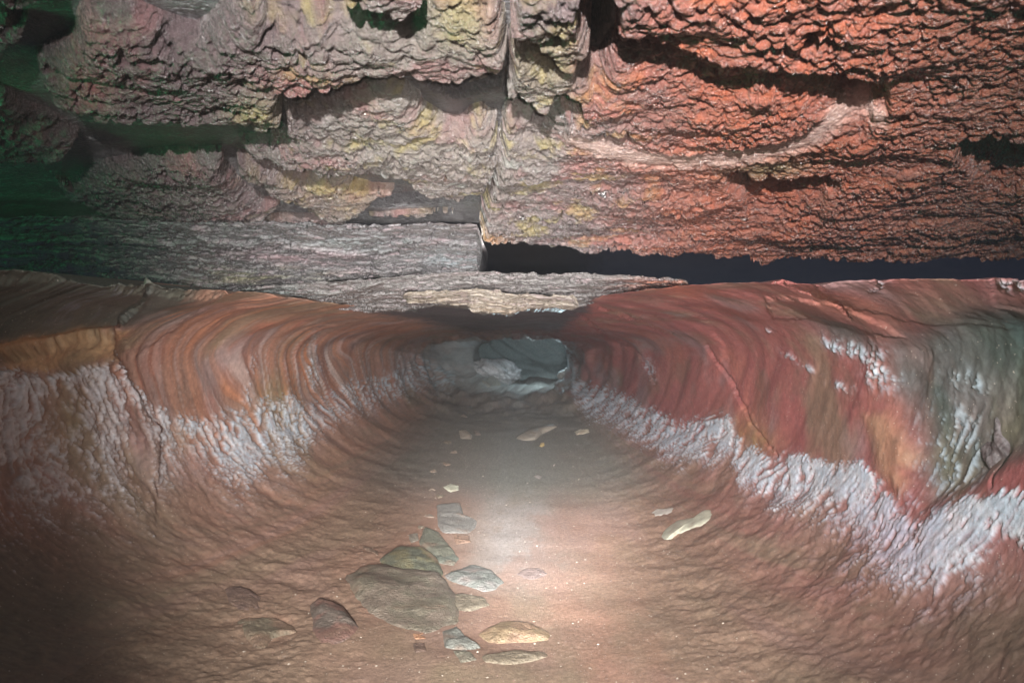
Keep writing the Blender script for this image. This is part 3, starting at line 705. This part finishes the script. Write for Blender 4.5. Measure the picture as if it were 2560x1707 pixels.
# ------------------------------------------------------------------ loose stones
def stone(outline, h, colour, label, mat=None, seed=0, flat=4.0, tint=None, name='stone', group='loose stones on the tunnel floor', rough=1.0, tilt=0.0):
    rng = random.Random(seed + 11)
    W = np.array([locate(a, b) for a, b in outline])
    N, R = 72, 22
    seg = np.linalg.norm(np.diff(np.vstack([W, W[:1]])[:, :2], axis=0), axis=1)
    cum = np.concatenate([[0], np.cumsum(seg)])
    tt = np.linspace(0, cum[-1], N, endpoint=False)
    Wc = np.vstack([W, W[:1]])
    O = np.stack([np.interp(tt, cum, Wc[:, i]) for i in range(3)], 1)
    c = O.mean(0)
    size = cum[-1] / 6
    O2 = O.copy()
    for _ in range(1):
        O2 = 0.25 * np.roll(O2, 1, 0) + 0.5 * O2 + 0.25 * np.roll(O2, -1, 0)
    an = np.arange(N) * 2 * math.pi / N
    wob = 1 + 0.06 * rough * fbm2(np.cos(an) * 3 + seed, np.sin(an) * 3, 400 + seed, 4, 0.6)
    rs = np.linspace(0.0, 1, R) ** 0.8
    rr, _ = np.meshgrid(rs, an, indexing='ij')
    P = c[None, None] + (O2 - c)[None] * (rr * wob[None])[..., None]
    topp = np.clip((1 - rr ** flat), 0, 1) ** 0.75
    x, y = P[..., 0], P[..., 1]
    k = 1.0 / max(size, 0.02)
    n1 = fbm2(x * k * 1.2 + seed, y * k * 1.2, 410 + seed, 4, 0.55)
    fa, fb, fc = vor2(x * k * 0.9 + seed * 3, y * k * 0.9, 420 + seed)
    h *= 0.5
    zt = h * topp * (0.8 + 0.35 * n1 * rough + 0.4 * (fc - 0.5) * rough * sstep(0.0, 0.25, fb - fa)) + tilt * (y - c[1]) * topp
    P[..., 2] = P[..., 2] + zt - 0.004
    low = P[-1:].copy(); low[..., 2] -= 0.02
    G = np.concatenate([P, low], 0)
    nr = R + 1
    idx = np.arange(nr * N).reshape(nr, N)
    q_ = np.stack([idx[:-1], np.roll(idx[:-1], -1, 1), np.roll(idx[1:], -1, 1), idx[1:]], -1).reshape(-1, 4)[:, ::-1]
    bottom = nr * N
    verts = np.concatenate([G.reshape(-1, 3), [[c[0], c[1], c[2] - 0.03]]])
    tris = np.array([[idx[-1, i], bottom, idx[-1, (i + 1) % N]] for i in range(N)])[:, ::-1]
    n2 = fbm2(verts[:, 0] * 40, verts[:, 1] * 40, 430 + seed, 4, 0.6)
    n3 = fbm2(verts[:, 0] * 11, verts[:, 1] * 11, 440 + seed, 3, 0.6)
    cc = np.zeros((len(verts), 3), f32) + colour
    if tint is not None:
        cc = mix(cc, tint, sstep(-0.15, 0.25, n3))
    cc = mix(cc, lin(140, 116, 100), np.full(len(cc), 0.3 if mat is None else 0.1) + 0.5 * sstep(0.1, 0.5, n3))
    cc *= (0.8 + 0.3 * n2)[:, None]
    o = mesh_obj(name, verts, q_, mat or M_stone, np.clip(cc, 0.02, 0.8), np.clip(0.5 + 0.6 * n2, 0, 1), tris)
    props(o, label, 'stone', group)
    return o

S = stone
S([(1090, 1262), (1150, 1256), (1160, 1290), (1195, 1302), (1192, 1318), (1175, 1334), (1105, 1332), (1093, 1315)], 0.035, lin(140, 142, 138), 'squarish pale grey block with crisp edges, between the grey path and the green stones', None, 1, 8)
S([(860, 1440), (900, 1420), (960, 1412), (1100, 1430), (1145, 1495), (1155, 1555), (1100, 1575), (1095, 1585), (1040, 1578), (990, 1570), (930, 1535), (880, 1490)], 0.045, lin(128, 120, 108), 'largest flat slab on the floor, purple-grey, glittering, with a dark gap under its front', None, 2, 7, lin(116, 120, 104), rough=1.8)
S([(945, 1398), (990, 1368), (1050, 1366), (1092, 1392), (1112, 1430), (1104, 1462), (1040, 1450), (970, 1432)], 0.055, lin(92, 108, 92), 'dark green rounded stone leaning on the back of the largest floor slab', None, 3, 4, lin(126, 126, 90))
S([(1108, 1437), (1180, 1408), (1230, 1425), (1262, 1455), (1240, 1475), (1210, 1482), (1160, 1465), (1115, 1448)], 0.04, lin(120, 132, 128), 'almond-shaped blue-green stone with a wet shine, right of the largest floor slab', None, 4, 5, lin(150, 150, 148))
S([(1045, 1352), (1062, 1315), (1097, 1330), (1142, 1388), (1112, 1408), (1050, 1366)], 0.035, lin(112, 122, 108), 'pointed grey-green stone just below the squarish block', None, 5, 6)
S([(1080, 1380), (1120, 1366), (1150, 1395), (1135, 1416), (1095, 1408)], 0.03, lin(104, 120, 110), 'small dark teal wedge between the pointed stone and the almond-shaped stone', None, 25, 6)
S([(585, 1560), (600, 1545), (690, 1545), (740, 1565), (745, 1580), (700, 1590), (680, 1600), (660, 1625), (640, 1622)], 0.028, lin(124, 120, 100), 'fan-shaped olive stone with a broken front edge, leftmost of the floor stones', None, 6, 8, lin(146, 122, 100))
S([(772, 1510), (800, 1490), (860, 1520), (900, 1570), (870, 1600), (840, 1612), (800, 1610), (780, 1580)], 0.05, lin(104, 100, 94), 'rounded dark grey cobble with a reddish top, between the fan-shaped stone and the largest slab', None, 7, 3, lin(140, 100, 92))
S([(1102, 1577), (1140, 1562), (1172, 1600), (1205, 1620), (1160, 1627), (1110, 1620)], 0.035, lin(136, 146, 140), 'pale blue-grey stone touching the front corner of the largest slab', None, 8, 5)
S([(1190, 1582), (1250, 1552), (1310, 1555), (1375, 1580), (1376, 1600), (1300, 1607), (1220, 1607)], 0.035, lin(150, 122, 98), 'brown glittering flat stone, upper one of the pair at the front', None, 9, 6, lin(158, 138, 104))
S([(1200, 1640), (1300, 1625), (1370, 1630), (1376, 1641), (1340, 1652), (1260, 1662), (1205, 1656)], 0.022, lin(136, 128, 108), 'long thin olive slab nearest the front, below the brown glittering stone', None, 10, 8)
S([(1030, 1582), (1062, 1580), (1068, 1596), (1034, 1598)], 0.012, lin(184, 134, 100), 'tiny square orange chip just in front of the largest slab', None, 11, 6)
S([(1030, 1607), (1064, 1604), (1070, 1630), (1034, 1632)], 0.016, lin(118, 98, 88), 'small square brown stone in front of the tiny orange chip', None, 12, 6)
S([(1104, 1217), (1125, 1208), (1148, 1213), (1150, 1225), (1125, 1230)], 0.02, lin(216, 214, 190), 'small cream chip standing behind the squarish grey block', M_pale, 13, 4)
S([(1285, 1435), (1310, 1418), (1350, 1418), (1375, 1432), (1350, 1448), (1320, 1450)], 0.014, lin(160, 142, 138), 'flat pinkish-grey lens of stone on the bright path', None, 14, 6)
S([(1650, 1340), (1662, 1323), (1690, 1300), (1740, 1290), (1766, 1270), (1782, 1272), (1781, 1295), (1760, 1312), (1730, 1320), (1690, 1338), (1662, 1350)], 0.018, lin(196, 196, 176), 'long cream bone-shaped chip on the red floor at right', M_pale, 15, 6)
S([(1624, 1282), (1640, 1272), (1690, 1266), (1697, 1275), (1670, 1286), (1630, 1290)], 0.012, lin(196, 188, 178), 'short pale sliver just behind the long cream chip', M_pale, 16, 6)
S([(1147, 1076), (1165, 1074), (1182, 1088), (1180, 1098), (1150, 1096)], 0.03, lin(176, 162, 146), 'pale chip at the left edge of the path, before the tunnel mouth', M_pale, 17, 4)
S([(1185, 1076), (1200, 1076), (1204, 1088), (1188, 1090)], 0.02, lin(150, 136, 124), 'dull brownish chip beside the pale one on the left of the path', M_pale, 18, 4)
S([(1288, 1096), (1320, 1076), (1385, 1058), (1396, 1066), (1356, 1084), (1340, 1100), (1310, 1102)], 0.05, lin(156, 146, 132), 'long pale stone slanting across the path at the tunnel mouth', M_pale, 19, 4)
S([(1435, 1080), (1450, 1073), (1472, 1072), (1476, 1080), (1440, 1087)], 0.03, lin(206, 194, 170), 'small cream chip at the foot of the white crust on the right', M_pale, 20, 4)
S([(1348, 1116), (1352, 1106), (1361, 1106), (1362, 1114), (1354, 1119)], 0.02, lin(220, 188, 120), 'tiny yellow pebble in the middle of the path', M_pale, 21, 4)
S([(1200, 953), (1222, 946), (1252, 952), (1254, 962), (1225, 966)], 0.1, lin(140, 136, 128), 'flat grey stone deep in the tunnel, left of two', M_pale, 22, 3, group='stones deep in the tunnel')
S([(1262, 952), (1298, 945), (1300, 957), (1270, 960)], 0.1, lin(140, 136, 128), 'flat grey stone deep in the tunnel, right of two', M_pale, 23, 3, group='stones deep in the tunnel')
S([(1388, 982), (1396, 969), (1412, 972), (1410, 984), (1396, 988)], 0.07, lin(140, 128, 122), 'lone grey stone deep in the tunnel by the right wall', M_pale, 24, 3, group='stones deep in the tunnel')
S([(1330, 1190), (1345, 1182), (1358, 1190), (1350, 1200)], 0.012, lin(158, 148, 140), 'flat grey pebble on the path behind the bright patch', M_pale, 26, 4)
S([(1381, 1164), (1388, 1155), (1390, 1160), (1384, 1168)], 0.012, lin(188, 172, 160), 'tiny pale splinter right of the yellow pebble', M_pale, 27, 4)
S([(905, 1470), (935, 1455), (975, 1470), (980, 1500), (930, 1505)], 0.03, lin(118, 112, 96), 'dull brown flake half under the left side of the largest floor slab', None, 31, 6)
S([(1100, 1495), (1150, 1480), (1215, 1492), (1230, 1515), (1170, 1530), (1115, 1525)], 0.025, lin(138, 132, 114), 'low buff stone between the largest slab and the almond-shaped stone', None, 32, 6)
S([(1130, 1335), (1175, 1338), (1180, 1356), (1140, 1362)], 0.02, lin(164, 132, 112), 'small pinkish chip below the squarish grey block', None, 33, 5)
S([(1020, 1335), (1045, 1330), (1048, 1352), (1026, 1358)], 0.02, lin(140, 136, 124), 'small grey chip left of the pointed stone', None, 34, 5)
S([(1130, 1625), (1180, 1628), (1195, 1650), (1150, 1660)], 0.02, lin(140, 142, 126), 'small pale green stone left of the long thin olive slab', None, 35, 5)
for n_, (qx, qy, qs) in enumerate([(1118, 1160, 9), (1085, 1178, 7), (1100, 1240, 8), (1072, 1290, 9), (1052, 1318, 7), (1135, 1130, 7), (1120, 1106, 8), (1160, 1040, 7), (1172, 1018, 6), (1080, 1225, 6)]):
    an_ = [(0, 1.1), (0.9, 0.8), (1.8, 1.2), (2.9, 0.9), (3.9, 1.3), (5.1, 0.85)]
    S([(qx + qs * 1.5 * r_ * math.cos(a_ + n_), qy + qs * 0.55 * r_ * math.sin(a_ + n_)) for a_, r_ in an_], 0.022, lin(136, 122, 108) if n_ % 2 else lin(124, 116, 100),
      'small dusty brown chip in the thin trail along the left edge of the path', None, 50 + n_, 4, group='chips trailing along the left edge of the path')
S([(560, 1470), (600, 1460), (655, 1490), (650, 1525), (600, 1530), (570, 1505)], 0.03, lin(122, 100, 92), 'low mauve-brown lump behind the fan-shaped stone', None, 36, 4)
S([(900, 1360), (950, 1380), (948, 1392), (905, 1372)], 0.02, lin(130, 112, 96), 'thin brown splinter left of the dark green stone', None, 28, 5)

# right hand boulder and rubble at the far end
def boulder(cx, cy, cz, r, colour, label, seed, crustm=0.0, name='boulder', sq=(1, 1, 1)):
    n, m = 110, 56
    th = np.linspace(0, 2 * math.pi, n, endpoint=False); fi = np.linspace(0, math.pi, m)
    T, Fi = np.meshgrid(th, fi)
    dx, dy, dz = np.cos(T) * np.sin(Fi), np.sin(T) * np.sin(Fi), np.cos(Fi)
    nn = lambda f, sd: (fbm2(dx * f + dz * 0.7 * f, dy * f + 5 - dz * 0.6 * f, sd, 4, 0.55))
    fa, fb, fc = vor2((dx + dz) * 1.4 + seed, (dy - dz * 0.8) * 1.4, 510 + seed)
    rad = r * (1 + 0.35 * nn(1.1, 500 + seed) + 0.08 * nn(5, 520 + seed) + 0.25 * (fc - 0.5) * sstep(0, 0.3, fb - fa))
    P = np.stack([cx + dx * rad * sq[0], cy + dy * rad * sq[1], cz + dz * rad * sq[2]], -1)
    idx = np.arange(n * m).reshape(m, n)
    q_ = np.stack([idx[:-1], idx[1:], np.roll(idx[1:], -1, 1), np.roll(idx[:-1], -1, 1)], -1).reshape(-1, 4)
    c = np.zeros(P.shape, f32) + colour
    c = mix(c, lin(190, 188, 190), crustm * sstep(-0.1, 0.25, nn(6, 530 + seed) + 0.4 * dz))
    c *= (1 + 0.3 * nn(9, 540 + seed))[..., None]
    o = mesh_obj(name, P.reshape(-1, 3), q_, M_stone, np.clip(c, 0.02, 0.8).reshape(-1, 3), np.full(n * m, 0.2))
    props(o, label, 'boulder'); return o
boulder(0.95, 1.47, -0.20, 0.075, lin(96, 84, 84), 'rounded boulder with mauve crust against the right edge, above the white slope', 1, 0.25, sq=(1, 1, 1.1))
boulder(-0.20, 9.0, -0.36, 0.20, lin(128, 128, 128), 'big pale grey boulder patched with white at the far end of the tunnel', 2, 0.7, sq=(1.5, 0.8, 0.85))
boulder(0.30, 10.2, -0.10, 0.62, lin(118, 134, 136), 'broad blue-grey rock face closing off the far end of the tunnel', 4, 0.1, sq=(1.2, 0.5, 0.7))
boulder(0.62, 8.2, -0.34, 0.12, lin(130, 128, 124), 'small dull boulder at the far end of the tunnel beside the right wall', 3, 0.1, sq=(1.3, 0.8, 0.6))

# grit strewn over the silt
rng = np.random.default_rng(5)
vis = (REL > 0.93) & (~hid) & (Y > 1.1) & (Y < 5.5)
ids = np.flatnonzero(vis.reshape(-1))
pick = rng.choice(ids, 4500)
gv, gf, gc = [], [], []
OCT = np.array([[1, 0, 0], [-1, 0, 0], [0, 1, 0], [0, -1, 0], [0, 0, 1], [0, 0, -1]], float)
OF = np.array([[0, 2, 4], [2, 1, 4], [1, 3, 4], [3, 0, 4], [2, 0, 5], [1, 2, 5], [3, 1, 5], [0, 3, 5]])
for t, i in enumerate(pick):
    sz = 0.0011 * (1 + 2.2 * rng.random() ** 5)
    P = OCT * (sz * rng.uniform(0.5, 1.4, (6, 1))) * np.array([1, 1, 0.6])
    a = rng.random() * 6.3
    R = np.array([[math.cos(a), -math.sin(a), 0], [math.sin(a), math.cos(a), 0], [0, 0, 1]])
    gv.append(P @ R.T + V[i]); gf.append(OF + 6 * t)
    gc.append(np.repeat((lin(168, 156, 142) if rng.random() < 0.35 else lin(112, 90, 78))[None], 6, 0))
o = mesh_obj('grit', np.concatenate(gv), np.zeros((0, 4), np.int32), M_pale, np.concatenate(gc), np.full(len(pick) * 6, 0.5), np.concatenate(gf), smooth=False)
props(o, 'fine pale and brown grit strewn over the silt of the tunnel floor', 'grit', kind='stuff')

# ------------------------------------------------------------------ light: a caver's headlamp behind the camera, a hand torch, added fill lights at the sides and far end
def spot(name, loc, aim, energy, size, blend, radius, colour):
    l = bpy.data.lights.new(name, 'SPOT'); l.energy = energy; l.spot_size = math.radians(size); l.spot_blend = blend
    l.shadow_soft_size = radius; l.color = colour
    o = bpy.data.objects.new(name, l); COL.objects.link(o); o.location = loc
    import mathutils
    o.rotation_euler = (mathutils.Vector(aim) - mathutils.Vector(loc)).to_track_quat('-Z', 'Y').to_euler()
    return o
def point(name, loc, energy, radius, colour):
    l = bpy.data.lights.new(name, 'POINT'); l.energy = energy; l.shadow_soft_size = radius; l.color = colour
    o = bpy.data.objects.new(name, l); COL.objects.link(o); o.location = loc
    return o
spot('headlamp', (-0.12, -1.0, 0.29), (0.20, 2.0, 0.11), 1000, 53, 1.0, 0.010, (1.0, 0.97, 0.95))
spot('hand_torch', (0.06, -0.5, -0.10), (-0.18, 3.6, -0.34), 840, 44, 1.0, 0.02, (1.0, 0.98, 0.95))
spot('torch_beam', (0.05, 0.1, -0.02), (0.07, 2.60, -0.54), 1700, 21, 1.0, 0.10, (0.93, 0.97, 1.0))
point('chamber_fill', (0.45, 8.4, -0.16), 8, 0.1, (0.65, 0.9, 1.0))  # unseen lamp added to brighten the far chamber
point('green_side_fill', (-1.7, 0.7, 0.22), 26, 0.2, (0.06, 1.0, 0.34))  # unseen green lamps, added to tint the shadows at both sides
point('green_side_fill', (1.7, 0.9, 0.02), 5.0, 0.2, (0.12, 1.0, 0.6))

w = bpy.data.worlds.new('World'); sc.world = w; w.use_nodes = True
bg = w.node_tree.nodes['Background']; bg.inputs['Color'].default_value = (0.32, 0.42, 0.8, 1); bg.inputs['Strength'].default_value = 0.05

# ------------------------------------------------------------------ the damp misty air of the cave
hv = np.array([[x, y, z] for z in (-1.6, 1.6) for y in (-2.5, 12.5) for x in (-4.5, 4.5)], f32)
hq = np.array([[0, 2, 3, 1], [4, 5, 7, 6], [0, 1, 5, 4], [2, 6, 7, 3], [0, 4, 6, 2], [1, 3, 7, 5]])
M_air = bpy.data.materials.new('mist'); M_air.use_nodes = True
nt = M_air.node_tree; nt.nodes.remove(nt.nodes['Principled BSDF'])
pv = nt.nodes.new('ShaderNodeVolumePrincipled'); pv.inputs['Density'].default_value = 0.0035; pv.inputs['Color'].default_value = (0.9, 0.9, 0.92, 1); pv.inputs['Anisotropy'].default_value = 0.2
nt.links.new(pv.outputs['Volume'], nt.nodes['Material Output'].inputs['Volume'])
props(mesh_obj('haze', hv, hq, M_air, smooth=False), kind='stuff')

# ------------------------------------------------------------------ camera
cam = bpy.data.cameras.new('camera'); co = bpy.data.objects.new('camera', cam); COL.objects.link(co)
cam.sensor_width = 36; cam.lens = 36 * F / 2560; cam.clip_start = 0.02; cam.clip_end = 100
co.rotation_euler = (math.radians(90), 0, 0)
cam.dof.use_dof = True; cam.dof.focus_distance = 2.4; cam.dof.aperture_fstop = 7.0
sc.camera = co
sc.view_settings.view_transform = 'Standard'; sc.view_settings.look = 'None'
sc.view_settings.exposure = -0.2; sc.view_settings.gamma = 1
